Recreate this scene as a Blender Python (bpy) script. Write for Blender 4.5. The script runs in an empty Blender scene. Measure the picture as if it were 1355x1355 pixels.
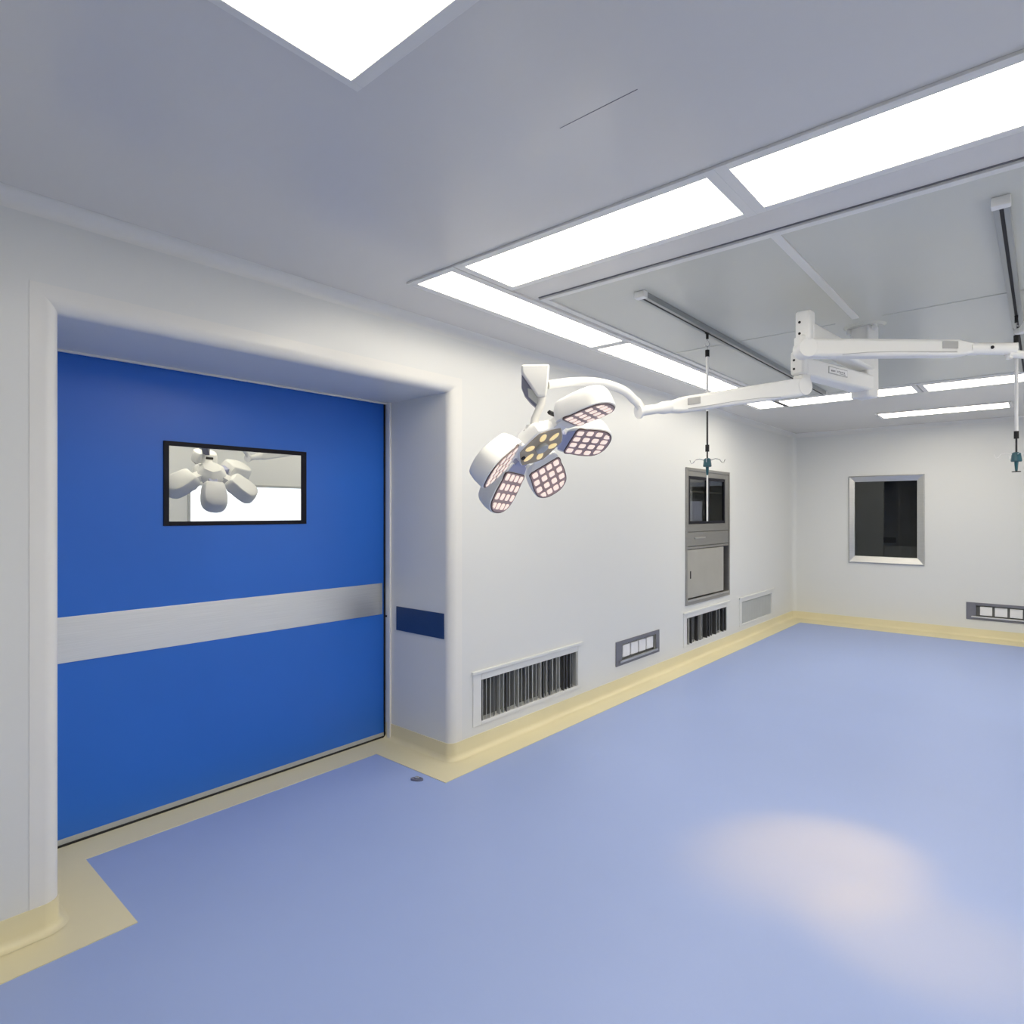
import bpy, bmesh, math, random
from mathutils import Vector as V, Matrix
random.seed(7)
scene = bpy.context.scene
COL = scene.collection

# ------------------------------------------------------------------ materials
def mat(name, col, rough=0.5, metal=0.0, emit=None, estr=0.0, spec=0.5, coat=0.0, coat_rough=0.1,
        noise=0.0, nscale=8.0, rough_noise=0.0, bump=0.0, bscale=200.0, stretch=None):
    m = bpy.data.materials.new(name); m.use_nodes = True
    nt = m.node_tree; b = nt.nodes['Principled BSDF']
    b.inputs['Base Color'].default_value = (*col, 1)
    b.inputs['Roughness'].default_value = rough
    b.inputs['Metallic'].default_value = metal
    b.inputs['Specular IOR Level'].default_value = spec
    b.inputs['Coat Weight'].default_value = coat
    b.inputs['Coat Roughness'].default_value = coat_rough
    if emit:
        b.inputs['Emission Color'].default_value = (*emit, 1)
        b.inputs['Emission Strength'].default_value = estr
    tc = nt.nodes.new('ShaderNodeTexCoord')
    mp = nt.nodes.new('ShaderNodeMapping')
    nt.links.new(tc.outputs['Object'], mp.inputs['Vector'])
    if stretch: mp.inputs['Scale'].default_value = stretch
    if noise or rough_noise:
        n = nt.nodes.new('ShaderNodeTexNoise'); n.inputs['Scale'].default_value = nscale
        n.inputs['Detail'].default_value = 4
        nt.links.new(mp.outputs['Vector'], n.inputs['Vector'])
    if noise:
        r = nt.nodes.new('ShaderNodeValToRGB')
        r.color_ramp.elements[0].position = 0.3; r.color_ramp.elements[1].position = 0.7
        r.color_ramp.elements[0].color = (*[c * (1 - noise) for c in col], 1)
        r.color_ramp.elements[1].color = (*[min(1, c * (1 + noise)) for c in col], 1)
        nt.links.new(n.outputs['Fac'], r.inputs['Fac'])
        nt.links.new(r.outputs['Color'], b.inputs['Base Color'])
    if rough_noise:
        mr = nt.nodes.new('ShaderNodeMapRange')
        mr.inputs['To Min'].default_value = max(0.02, rough - rough_noise)
        mr.inputs['To Max'].default_value = min(1, rough + rough_noise)
        nt.links.new(n.outputs['Fac'], mr.inputs['Value'])
        nt.links.new(mr.outputs['Result'], b.inputs['Roughness'])
    if bump:
        n2 = nt.nodes.new('ShaderNodeTexNoise'); n2.inputs['Scale'].default_value = bscale
        nt.links.new(mp.outputs['Vector'], n2.inputs['Vector'])
        bp = nt.nodes.new('ShaderNodeBump'); bp.inputs['Strength'].default_value = bump
        bp.inputs['Distance'].default_value = 0.002
        nt.links.new(n2.outputs['Fac'], bp.inputs['Height'])
        nt.links.new(bp.outputs['Normal'], b.inputs['Normal'])
    return m

M = {}
M['wall'] = mat('painted_steel_wall', (0.74, 0.75, 0.74), 0.34, spec=0.45, rough_noise=0.06, nscale=1.5)
M['ceil'] = mat('painted_steel_ceiling', (0.73, 0.715, 0.69), 0.24, spec=0.5, noise=0.01, nscale=1.2)
M['airp'] = mat('air_diffuser_panel', (0.63, 0.635, 0.58), 0.24, spec=0.5, noise=0.01, nscale=1.2)
M['trim'] = mat('white_aluminium_trim', (0.78, 0.775, 0.75), 0.3, spec=0.5, rough_noise=0.05, nscale=3)
M['frame'] = mat('white_lamp_frame', (0.81, 0.80, 0.77), 0.4, rough_noise=0.05, nscale=3)
M['floor'] = mat('blue_vinyl_floor', (0.325, 0.42, 0.735), 0.42, spec=0.5, noise=0.03, nscale=0.8, rough_noise=0.05)
M['band'] = mat('cream_vinyl_border', (0.765, 0.70, 0.47), 0.42, noise=0.03, nscale=2.0)
M['door'] = mat('blue_door_laminate', (0.026, 0.155, 0.63), 0.32, spec=0.4, noise=0.05, nscale=1.0, rough_noise=0.05)
M['navy'] = mat('navy_plate', (0.02, 0.055, 0.16), 0.4, noise=0.04)
M['steel'] = mat('brushed_steel', (0.58, 0.58, 0.57), 0.36, metal=1.0, noise=0.06, nscale=6, rough_noise=0.08, stretch=(1, 1, 40))
M['steelh'] = mat('brushed_steel_band', (0.80, 0.80, 0.77), 0.42, metal=1.0, noise=0.05, nscale=5, rough_noise=0.08, stretch=(1, 0.6, 60))
M['dsteel'] = mat('dark_steel', (0.20, 0.20, 0.20), 0.40, metal=0.75, noise=0.06, nscale=6, rough_noise=0.06, stretch=(1, 1, 30))
M['csteel'] = mat('cabinet_steel', (0.34, 0.335, 0.32), 0.38, metal=0.7, noise=0.06, nscale=5, rough_noise=0.06, stretch=(1, 1, 30))
M['cdoor'] = mat('cabinet_door_steel', (0.47, 0.46, 0.42), 0.42, metal=0.5, noise=0.04, nscale=4)
M['slot'] = mat('grey_socket_frame', (0.21, 0.21, 0.235), 0.4, metal=0.4, noise=0.05)
M['black'] = mat('black_plastic', (0.010, 0.010, 0.016), 0.4, spec=0.15, noise=0.1)
M['rubber'] = mat('black_rubber_seal', (0.008, 0.008, 0.010), 0.7, noise=0.1)
M['white'] = mat('white_enamel', (0.83, 0.83, 0.82), 0.32, spec=0.5, rough_noise=0.05, nscale=5)
M['whitep'] = mat('white_plastic', (0.86, 0.86, 0.87), 0.4, noise=0.02)
M['lgrey'] = mat('light_grey_panel', (0.46, 0.48, 0.48), 0.45, noise=0.03)
M['grey'] = mat('grey_label', (0.42, 0.42, 0.42), 0.5, noise=0.04)
M['louver'] = mat('grey_louver_metal', (0.50, 0.51, 0.51), 0.45, metal=0.1, noise=0.12, nscale=9)
M['recess'] = mat('dark_recess', (0.16, 0.165, 0.165), 0.7, noise=0.1)
M['slate'] = mat('slate_blue_plastic', (0.16, 0.17, 0.25), 0.35, noise=0.05)
M['lilac'] = mat('lilac_plastic', (0.36, 0.38, 0.55), 0.45, noise=0.03)
M['mauve'] = mat('mauve_led_board', (0.46, 0.33, 0.31), 0.35, noise=0.06, nscale=20)
M['umber'] = mat('umber_bezel', (0.12, 0.08, 0.075), 0.4, noise=0.08)
M['ochre'] = mat('ochre_led_board', (0.42, 0.35, 0.24), 0.4, noise=0.06, nscale=20)
M['teal'] = mat('teal_plastic', (0.012, 0.095, 0.125), 0.3, noise=0.06)
M['chrome'] = mat('polished_rod', (0.55, 0.55, 0.56), 0.15, metal=1.0, noise=0.02)
M['drod'] = mat('chrome_dark_reflection', (0.05, 0.05, 0.055), 0.3, metal=0.8, noise=0.05)  # near-black base colour stands in for what the chrome rod reflects
M['alu'] = mat('rail_aluminium', (0.36, 0.38, 0.39), 0.30, metal=0.75, rough_noise=0.05, noise=0.03)
M['dark'] = mat('dark_room_paint', (0.42, 0.46, 0.49), 0.5, noise=0.1)
M['dgrey'] = mat('dark_grey_paint', (0.60, 0.60, 0.58), 0.5, noise=0.06)
M['paper'] = mat('pale_blue_card', (0.50, 0.52, 0.66), 0.6, noise=0.03)
M['lampon'] = mat('lit_ceiling_diffuser', (0.9, 0.9, 0.9), 0.5, emit=(1.0, 0.92, 0.755), estr=11.1, noise=0.01)
M['lampstrip'] = mat('lit_strip_diffuser', (0.9, 0.9, 0.9), 0.5, emit=(1.0, 0.92, 0.765), estr=6.7, noise=0.01)
M['viewer'] = mat('lit_film_viewer', (0.9, 0.9, 0.9), 0.5, emit=(0.90, 0.95, 1.08), estr=1.3, noise=0.01)
M['led'] = mat('lit_led_lens', (0.35, 0.30, 0.28), 0.3, emit=(1.0, 0.80, 0.70), estr=0.78, noise=0.02, nscale=40)
M['ledy'] = mat('lit_amber_led_lens', (0.35, 0.30, 0.2), 0.3, emit=(1.0, 0.76, 0.34), estr=0.72, noise=0.02, nscale=40)

def glass_mat(name, tint, base_refl, rough=0.0, refl=(0.9, 0.9, 0.9)):
    m = bpy.data.materials.new(name); m.use_nodes = True
    nt = m.node_tree; nt.nodes.clear()
    o = nt.nodes.new('ShaderNodeOutputMaterial'); mix = nt.nodes.new('ShaderNodeMixShader')
    t = nt.nodes.new('ShaderNodeBsdfTransparent'); t.inputs['Color'].default_value = (*tint, 1)
    g = nt.nodes.new('ShaderNodeBsdfGlossy'); g.inputs['Color'].default_value = (*refl, 1); g.inputs['Roughness'].default_value = rough
    f = nt.nodes.new('ShaderNodeLayerWeight'); f.inputs['Blend'].default_value = 0.25
    mr = nt.nodes.new('ShaderNodeMapRange'); mr.inputs['To Min'].default_value = base_refl; mr.inputs['To Max'].default_value = min(1.0, base_refl + 0.4)
    nt.links.new(f.outputs['Fresnel'], mr.inputs['Value'])
    nt.links.new(mr.outputs['Result'], mix.inputs['Fac'])
    nt.links.new(t.outputs[0], mix.inputs[1]); nt.links.new(g.outputs[0], mix.inputs[2])
    nt.links.new(mix.outputs[0], o.inputs['Surface'])
    return m
M['mirror'] = glass_mat('one_way_mirror_glass', (0.12, 0.13, 0.14), 0.86, refl=(0.80, 0.81, 0.77))
M['glass'] = glass_mat('smoked_glass', (0.50, 0.51, 0.51), 0.025, 0.02)
M['cglass'] = glass_mat('clear_cabinet_glass', (0.80, 0.81, 0.81), 0.04, 0.02)
M['lining'] = mat('cabinet_lining', (0.40, 0.40, 0.38), 0.5, noise=0.05)

# ------------------------------------------------------------------ mesh helpers
class MB:
    def __init__(s): s.v = []; s.f = []; s.m = []
    def add(s, vs, fs, mi=0):
        o = len(s.v); s.v += [V(p) for p in vs]
        for f in fs: s.f.append([i + o for i in f]); s.m.append(mi)
    def box(s, x0, x1, y0, y1, z0, z1, mi=0):
        s.add([(x, y, z) for z in (z0, z1) for y in (y0, y1) for x in (x0, x1)],
              [(0, 2, 3, 1), (4, 5, 7, 6), (0, 1, 5, 4), (1, 3, 7, 5), (3, 2, 6, 7), (2, 0, 4, 6)], mi)
    def obox(s, c, ex, ey, ez, mi=0):
        c, ex, ey, ez = V(c), V(ex), V(ey), V(ez)
        s.add([c + ex * a + ey * b + ez * d for d in (-1, 1) for b in (-1, 1) for a in (-1, 1)],
              [(0, 2, 3, 1), (4, 5, 7, 6), (0, 1, 5, 4), (1, 3, 7, 5), (3, 2, 6, 7), (2, 0, 4, 6)], mi)
    def loft(s, rings, mi=0, caps=True):
        n = len(rings[0]); o = len(s.v)
        for r in rings: s.v += [V(p) for p in r]
        for k in range(len(rings) - 1):
            for i in range(n):
                j = (i + 1) % n
                s.f.append([o + k * n + i, o + k * n + j, o + (k + 1) * n + j, o + (k + 1) * n + i]); s.m.append(mi)
        if caps:
            s.f.append([o + i for i in range(n)][::-1]); s.m.append(mi)
            e = o + (len(rings) - 1) * n
            s.f.append([e + i for i in range(n)]); s.m.append(mi)
    def strip(s, rings, mi=0):
        n = len(rings[0]); o = len(s.v)
        for r in rings: s.v += [V(p) for p in r]
        for k in range(len(rings) - 1):
            for i in range(n - 1):
                s.f.append([o + k * n + i, o + k * n + i + 1, o + (k + 1) * n + i + 1, o + (k + 1) * n + i]); s.m.append(mi)
    def tube(s, pts, rad, n=12, mi=0, caps=True):
        pts = [V(p) for p in pts]
        if not hasattr(rad, '__len__'): rad = [rad] * len(pts)
        t = (pts[1] - pts[0]).normalized()
        a = t.orthogonal().normalized(); rings = []
        for i, p in enumerate(pts):
            if i == 0: t = (pts[1] - pts[0])
            elif i == len(pts) - 1: t = (pts[-1] - pts[-2])
            else: t = (pts[i + 1] - pts[i]).normalized() + (pts[i] - pts[i - 1]).normalized()
            t.normalize(); a = (a - t * a.dot(t)).normalized(); b = t.cross(a)
            rings.append([p + (a * math.cos(q) + b * math.sin(q)) * rad[i] for q in [2 * math.pi * k / n for k in range(n)]])
        s.loft(rings, mi, caps)
    def cyl(s, p0, p1, r, n=20, mi=0, r1=None): s.tube([p0, p1], [r, r if r1 is None else r1], n, mi)
    def sphere(s, c, r, n=12, mi=0, sz=1.0):
        c = V(c); rings = []
        for k in range(1, n // 2 + 1):
            th = math.pi * k / (n // 2 + 1)
            rings.append([c + V((r * math.sin(th) * math.cos(q), r * math.sin(th) * math.sin(q), r * sz * math.cos(th))) for q in [-2 * math.pi * i / n for i in range(n)]])
        s.loft(rings, mi)
    def prism(s, poly, ez, mi=0):
        ez = V(ez); s.loft([[V(p) for p in poly], [V(p) + ez for p in poly]], mi)
    def build(s, name, m, parent=None, bevel=0.0, seg=2, smooth=40, solid=None):
        me = bpy.data.meshes.new(name)
        org = parent_org(parent)
        me.from_pydata([tuple(p - org) for p in s.v], [], s.f)
        ms = m if isinstance(m, (list, tuple)) else [m]
        for x in ms: me.materials.append(M[x])
        for p, i in zip(me.polygons, s.m): p.material_index = i
        bm = bmesh.new(); bm.from_mesh(me)
        bmesh.ops.recalc_face_normals(bm, faces=bm.faces)
        bm.to_mesh(me); bm.free()
        o = bpy.data.objects.new(name, me); COL.objects.link(o)
        if parent: o.parent = parent
        if bevel:
            b = o.modifiers.new('Bevel', 'BEVEL'); b.width = bevel; b.segments = seg
            b.limit_method = 'ANGLE'; b.angle_limit = math.radians(35); b.harden_normals = False
        if smooth:
            me.shade_smooth(); me.set_sharp_from_angle(angle=math.radians(smooth))
        return o

def parent_org(p):
    o = V((0, 0, 0))
    while p is not None: o += p.location; p = p.parent
    return o

def tag(o, label, cat, group=None, kind=None):
    o['label'] = label; o['category'] = cat
    if group: o['group'] = group
    if kind: o['kind'] = kind
    return o
def thing(name, loc, label, cat, group=None, kind=None):
    o = bpy.data.objects.new(name, None); COL.objects.link(o); o.location = loc; o.empty_display_size = 0.1
    return tag(o, label, cat, group, kind)
def struct(o, label, cat): return tag(o, label, cat, None, 'structure')
def arc(c, r, a0, a1, n):
    return [(c[0] + r * math.cos(math.radians(a0 + (a1 - a0) * i / n)), c[1] + r * math.sin(math.radians(a0 + (a1 - a0) * i / n))) for i in range(n + 1)]

# ------------------------------------------------------------------ room shell
WX, BY, CZ = -2.69, 9.2, 2.60            # long wall, far wall, ceiling height
RX, FY = 1.09, -0.9                       # right wall, wall behind
DX, Y0, Y1, H = -3.33, 0.620, 2.555, 2.22 # door plane and the recess before it
R = 0.050; FL = 0.042

def grid_wall(axis, pos, a_rng, z_rng, holes):
    mb = MB()
    A = sorted({*a_rng, *[h[i] for h in holes for i in (0, 1)]}); Z = sorted({*z_rng, *[h[i] for h in holes for i in (2, 3)]})
    idx = {}
    def vid(a, z):
        if (a, z) not in idx:
            idx[(a, z)] = len(mb.v); mb.v.append(V((pos, a, z)) if axis == 'x' else V((a, pos, z)))
        return idx[(a, z)]
    for i in range(len(A) - 1):
        for k in range(len(Z) - 1):
            ca, cz = (A[i] + A[i + 1]) / 2, (Z[k] + Z[k + 1]) / 2
            if any(h[0] < ca < h[1] and h[2] < cz < h[3] for h in holes): continue
            mb.f.append([vid(A[i], Z[k]), vid(A[i + 1], Z[k]), vid(A[i + 1], Z[k + 1]), vid(A[i], Z[k + 1])]); mb.m.append(0)
    return mb
def thick(o, t, sign):
    # give the wall its thickness away from the room
    me = o.data; bm = bmesh.new(); bm.from_mesh(me)
    want = V(sign)
    for f in bm.faces:
        if f.normal.dot(want) < 0: f.normal_flip()
    bm.to_mesh(me); bm.free()
    s = o.modifiers.new('Solidify', 'SOLIDIFY'); s.thickness = t; s.offset = -1

VENTS = [(2.815, 3.879, 0.18, 0.44), (5.772, 6.790, 0.18, 0.44), (7.245, 8.303, 0.18, 0.44)]
SOCK = (4.47, 5.15, 0.235, 0.40)
CAB = (5.76, 6.85, 0.585, 1.93)
oy0, oy1, oz = Y0 - R, Y1 + R, H + R
holes = [(oy0, oy1, -1, oz)] + VENTS + [SOCK, CAB]
o = grid_wall('x', WX, (FY, BY), (0, CZ), [(a, b, max(c, 0), d) for a, b, c, d in holes]).build('wall_left', 'wall', smooth=0)
thick(o, 0.12, (1, 0, 0)); struct(o, 'long white steel panelled wall with the blue door and vents', 'wall')
WIN = (-1.905, -1.205, 0.918, 1.900)
SB = (-0.668, 0.012, 0.235, 0.40)
o = grid_wall('y', BY, (WX, RX), (0, CZ), [WIN, SB]).build('wall_back', 'wall', smooth=0)
thick(o, 0.12, (0, -1, 0)); struct(o, 'far white end wall with the dark framed window', 'wall')
o = grid_wall('x', RX, (FY, BY), (0, CZ), [(3.07, 4.53, 1.32, 1.82)]).build('wall_right', 'wall', smooth=0)
thick(o, 0.12, (-1, 0, 0)); struct(o, 'white wall on the right that carries the film viewer', 'wall')
o = grid_wall('y', FY, (WX, RX), (0, CZ), []).build('wall_front', 'wall', smooth=0)
thick(o, 0.12, (0, 1, 0)); struct(o, 'plain white wall behind the viewer', 'wall')

mb = MB(); mb.box(-4.2, RX + 0.12, FY - 0.12, BY + 0.12, -0.1, 0)
struct(mb.build('floor', 'floor', smooth=0), 'glossy pale blue vinyl floor', 'floor')
mb = MB(); mb.box(WX - 0.12, RX + 0.12, FY - 0.12, BY + 0.12, CZ, CZ + 0.1)
struct(mb.build('ceiling', 'ceil', smooth=0), 'pale grey glossy steel panel ceiling', 'ceiling')

# recess in front of the door: cheeks and soffit
mb = MB()
xb = DX + 0.012
mb.box(xb, WX - R + 0.002, Y0 - 0.10, Y0, 0, H + 0.1)
mb.box(xb, WX - R + 0.002, Y1, Y1 + 0.10, 0, H + 0.1)
mb.box(xb, WX - R + 0.002, Y0, Y1, H, H + 0.1)
struct(mb.build('wall_recess', 'wall', smooth=0), 'white cheeks and soffit of the deep door recess', 'wall')
# rounded profile round the recess
def urun(off, x):   # point rows along the U at offset off from the opening edge
    return [V((x, Y0 - off, 0)), V((x, Y0 - off, H + off)), V((x, Y1 + off, H + off)), V((x, Y1 + off, 0))]
prof = [(R + R * math.cos(math.radians(180 - a)), WX - R + R * math.sin(math.radians(a))) for a in [i * 90 / 12 for i in range(13)]]
prof += [(R + FL, WX), (R + FL, WX)]
prof = [(p[0], p[1] + 0.002) for p in prof] + [(R + FL, WX - 0.004)]
mb = MB(); rows = [urun(a, x) for a, x in prof]
for k in range(3):
    mb.strip([[r[k] for r in rows], [r[k + 1] for r in rows]])
struct(mb.build('trim_1', 'trim', smooth=35), 'white rounded corner profile framing the door recess', 'trim')
# thin aluminium trim just in front of the door leaf
mb = MB()
mb.box(-3.285, -3.255, Y1 - 0.014, Y1, 0.0, H)
mb.box(-3.285, -3.255, Y0, Y0 + 0.014, 0.0, H)
mb.box(-3.30, -3.285, Y0, Y1, H - 0.010, H)
struct(mb.build('trim_2', 'trim', smooth=0, bevel=0.002), 'thin white stop bead around the blue door', 'trim')

# coves
mb = MB(); rc = 0.055
pr = arc((WX + rc, CZ - rc), rc, 180, 90, 8)
pr = [(x + 0.0006, z - 0.0006) for x, z in pr]
mb.strip([[V((x, FY, z)) for x, z in pr], [V((x, BY, z)) for x, z in pr]])
struct(mb.build('trim_3', 'trim', smooth=35), 'white cove between long wall and ceiling', 'trim')
mb = MB()
pr2 = [(BY - (x - WX), z) for x, z in pr]
mb.strip([[V((WX, y, z)) for y, z in pr2], [V((RX, y, z)) for y, z in pr2]])
struct(mb.build('trim_4', 'trim', smooth=35), 'white cove between far wall and ceiling', 'trim')
mb = MB()
pr3 = arc((WX + 0.06, BY - 0.06), 0.06, 180, 90, 8)
mb.strip([[V((x, y, 0.0)) for x, y in pr3], [V((x, y, CZ)) for x, y in pr3]])
struct(mb.build('trim_5', 'wall', smooth=35), 'rounded white corner between long wall and far wall', 'trim')
mb = MB(); mb.box(-1.05, -0.80, 1.4255, 1.4275, CZ - 0.0008, CZ + 0.001)
struct(mb.build('trim_6', 'slot', smooth=0), 'fine dark joint line in the ceiling panels', 'trim')

# cream skirting and floor border
def skirt(path, name, label):
    # path: (x, y, nx, ny) wall points with room-side normals
    h, rr, t = 0.105, 0.03, 0.005
    pf = [(0.0, h), (t, h), (t, rr + 0.004)] + [(t + rr - rr * math.cos(math.radians(a)), rr + 0.004 - rr * math.sin(math.radians(a))) for a in (22, 45, 68, 90)]
    mb = MB(); mb.strip([[V((x + nx * d, y + ny * d, z)) for d, z in pf] for x, y, nx, ny in path])
    struct(mb.build(name, 'band', smooth=50), label, 'baseboard')
cxl = WX - R
P = [(WX, FY, 1, 0), (WX, Y0 - R, 1, 0)]
P += [(cxl + R * math.cos(math.radians(a)), Y0 - R + R * math.sin(math.radians(a)), math.cos(math.radians(a)), math.sin(math.radians(a))) for a in (15, 30, 45, 60, 75, 90)]
P += [(-3.31, Y0, 0, 1)]
skirt(P, 'baseboard_left', 'cream coved skirting at the left pier of the door')
P = [(-3.31, Y1, 0, -1)]
P += [(cxl + R * math.cos(math.radians(a)), Y1 + R + R * math.sin(math.radians(a)), math.cos(math.radians(a)), math.sin(math.radians(a))) for a in (-90, -75, -60, -45, -30, -15, 0)]
P += [(WX + 0.06 + 0.06 * math.cos(math.radians(a)), BY - 0.06 + 0.06 * math.sin(math.radians(a)), -math.cos(math.radians(a)), -math.sin(math.radians(a))) for a in (180, 157, 135, 112, 90)]
P += [(RX, BY, -1, -1), (RX, FY, -1, 0)]
skirt(P, 'baseboard_right', 'cream coved skirting along long wall and far wall')
mb = MB()
def slab(x0, x1, y0, y1): mb.box(x0, x1, y0, y1, 0.0, 0.003)
slab(WX - R, -2.505, FY, 0.81); slab(-3.36, WX - R, Y0 - 0.05, 0.81); slab(-3.36, -3.13, 0.81, 2.34)
slab(-3.36, WX - R, 2.34, Y1 + 0.05); slab(WX - R, -2.505, 2.34, BY); slab(-2.505, RX, 8.885, BY); slab(.905, RX, FY, 8.885)
struct(mb.build('trim_7', 'band', smooth=0), 'flat cream vinyl border on the floor along the walls', 'trim')

# ------------------------------------------------------------------ sliding door
d = thing('door_1', (DX, (Y0 + Y1) / 2, 0), 'blue sliding door with steel band and black framed window', 'door', None, 'structure')
mb = grid_wall('x', DX, (0.50, 2.548), (0.034, 2.30), [(1.20, 1.97, 1.44, 1.848)])
leaf = mb.build('door_leaf', 'door', d, smooth=0); thick(leaf, 0.04, (1, 0, 0))
mb = MB(); mb.box(DX - 0.04, DX + 0.003, 0.50, 2.548, 0.010, 0.034)
mb.build('bottom_rail', 'lgrey', d, smooth=0)['label'] = 'grey bottom rail'
mb = MB(); mb.box(DX - 0.04, DX + 0.006, 2.548, 2.556, 0.012, 2.30)
mb.build('edge_seal', 'rubber', d, smooth=0)['label'] = 'black rubber edge seal'
mb = MB(); mb.box(DX - 0.06, DX + 0.012, 0.50, 2.60, 0.0031, 0.0105)  # black strip stands in for the shade in the gap below the leaf
mb.build('threshold_shade', 'rubber', d, smooth=0)['label'] = 'black strip drawn for the shade in the gap under the door'
mb = MB(); mb.box(DX, DX + 0.004, 0.50, 2.536, 0.822, 1.028)
mb.build('kick_band', 'steelh', d, smooth=0, bevel=0.001)['label'] = 'brushed steel band'
mb = MB()
wy0, wy1, wz0, wz1 = 1.191, 1.978, 1.430, 1.857
iy0, iy1, iz0, iz1 = 1.217, 1.947, 1.452, 1.834
mb.box(DX - 0.02, DX + 0.007, wy0, iy0, wz0, wz1); mb.box(DX - 0.02, DX + 0.007, iy1, wy1, wz0, wz1)
mb.box(DX - 0.02, DX + 0.007, iy0, iy1, wz0, iz0); mb.box(DX - 0.02, DX + 0.007, iy0, iy1, iz1, wz1)
wf = mb.build('window_frame', 'black', d, smooth=0, bevel=0.0015); wf['label'] = 'black window frame'
mb = MB(); mb.box(DX - 0.004, DX + 0.001, iy0, iy1, iz0, iz1)
wp = mb.build('window_pane', 'mirror', wf, smooth=0); wp['label'] = 'mirror glass reflecting the lamp'
mb = MB(); mb.box(DX - 0.039, DX - 0.022, iy0, iy1, iz0, iz1); mb.build('backing', 'black', wf, smooth=0)

mb = MB(); mb.box(-3.20, -2.746, Y1 - 0.005, Y1, 0.73, 0.885)
tag(mb.build('bumper_plate', 'navy', smooth=0, bevel=0.0015), 'navy blue rectangular plate on the cheek right of the blue door', 'plate')
s = thing('door_sensor', (-3.275, Y1, 0.81), 'tiny black sensor eye on the door stop bead beside the steel band', 'sensor')
mb = MB(); mb.cyl((-3.30, Y1, 0.81), (-3.30, Y1 - 0.006, 0.81), 0.011, 14); mb.build('bezel', 'trim', s)
mb = MB(); mb.cyl((-3.30, Y1 - 0.006, 0.81), (-3.30, Y1 - 0.009, 0.81), 0.007, 12); mb.build('lens', 'black', s)
# small floor fitting before the recess
s = thing('floor_door_stop', (-2.655, 2.262, 0), 'small dark oval metal stop lying on the blue floor by the cream border', 'door stop')
mb = MB()
ring = [(0.036 * math.cos(q), 0.018 * math.sin(q)) for q in [2 * math.pi * i / 20 for i in range(20)]]
def oval(z, k): return [V((-2.655 + a * k * math.cos(.6) - b * k * math.sin(.6), 2.262 + a * k * math.sin(.6) + b * k * math.cos(.6), z)) for a, b in ring]
mb.loft([oval(0, 1), oval(0.010, 1), oval(0.012, 0.85), oval(0.006, 0.7)])
mb.build('ring', 'slate', s)
mb = MB(); mb.loft([oval(0.006, 0.45), oval(0.020, 0.30)]); mb.build('pin', 'chrome', s)

# ------------------------------------------------------------------ wall fixtures on the long wall
def frame_yz(mb, y0, y1, z0, z1, a0, a1, b0, b1, x0, x1, mi=0):
    mb.box(x0, x1, y0, a0, z0, z1, mi); mb.box(x0, x1, a1, y1, z0, z1, mi)
    mb.box(x0, x1, a0, a1, z0, b0, mi); mb.box(x0, x1, a0, a1, b1, z1, mi)
def vent(k, outer, n, label):
    y0, y1, z0, z1 = outer; a0, a1, b0, b1 = VENTS[k]
    t = thing('air_vent', (WX, (y0 + y1) / 2, z0), label, 'vent', 'return air vents at the foot of the long wall')
    mb = MB(); frame_yz(mb, y0, y1, z0, z1 - 0.02, a0, a1, b0, b1, WX, WX + 0.006)
    mb.box(WX, WX + 0.018, y0 - 0.01, y1 + 0.01, z1 - 0.02, z1)
    mb.build('frame', 'wall', t, smooth=0, bevel=0.003)
    rnd = random.Random(k)
    if n:
        mb = MB(); w = (a1 - a0) / n
        for i in range(n):
            c = a0 + (i + 0.5) * w + rnd.uniform(-.12, .12) * w
            ang = math.radians(rnd.uniform(20, 75)); ln = w * rnd.uniform(.38, .52)
            mb.obox((WX - 0.012, c, (b0 + b1) / 2), (-math.sin(ang) * ln, math.cos(ang) * ln, 0), (0.0018 * math.cos(ang), 0.0018 * math.sin(ang), 0), (0, 0, (b1 - b0) / 2), (0, 0, 0, 2, 2, 1)[rnd.randrange(6)])
        mb.build('louver', ['louver', 'lgrey', 'dsteel'], t, smooth=0)
        mb = MB(); mb.box(WX - 0.11, WX - 0.06, a0 - .01, a1 + .01, b0 - .01, b1 + .01); mb.build('duct_back', 'recess', t, smooth=0)
    else:
        m_ = (a0 + a1) / 2
        for p, q, xo in ((a0, m_ - .003, 0.0), (m_ + .003, a1, -0.004)):
            mb = MB(); mb.box(WX - 0.02, WX - 0.008 + xo, p, q, b0, b1 - 0.008); nn = 14
            for i in range(nn): mb.box(WX - 0.008 + xo, WX - 0.0065 + xo, p + (i + .2) * (q - p) / nn, p + (i + .8) * (q - p) / nn, b0 + .01, b1 - .02)
            mb.build('cover_panel', 'lgrey', t, smooth=0)
        mb = MB(); mb.box(WX - 0.11, WX - 0.03, a0 - .01, a1 + .01, b0 - .01, b1 + .01); mb.build('duct_back', 'recess', t, smooth=0)
    return t
vent(0, (2.74, 3.93, 0.158, 0.505), 27, 'largest louvred vent in a white frame, right beside the door recess')
vent(1, (5.70, 6.855, 0.158, 0.505), 14, 'louvred vent in a white frame directly below the steel wall cabinet')
vent(2, (7.17, 8.37, 0.158, 0.500), 0, 'vent closed by two flat pale grey panels, nearest the far corner')

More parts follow.
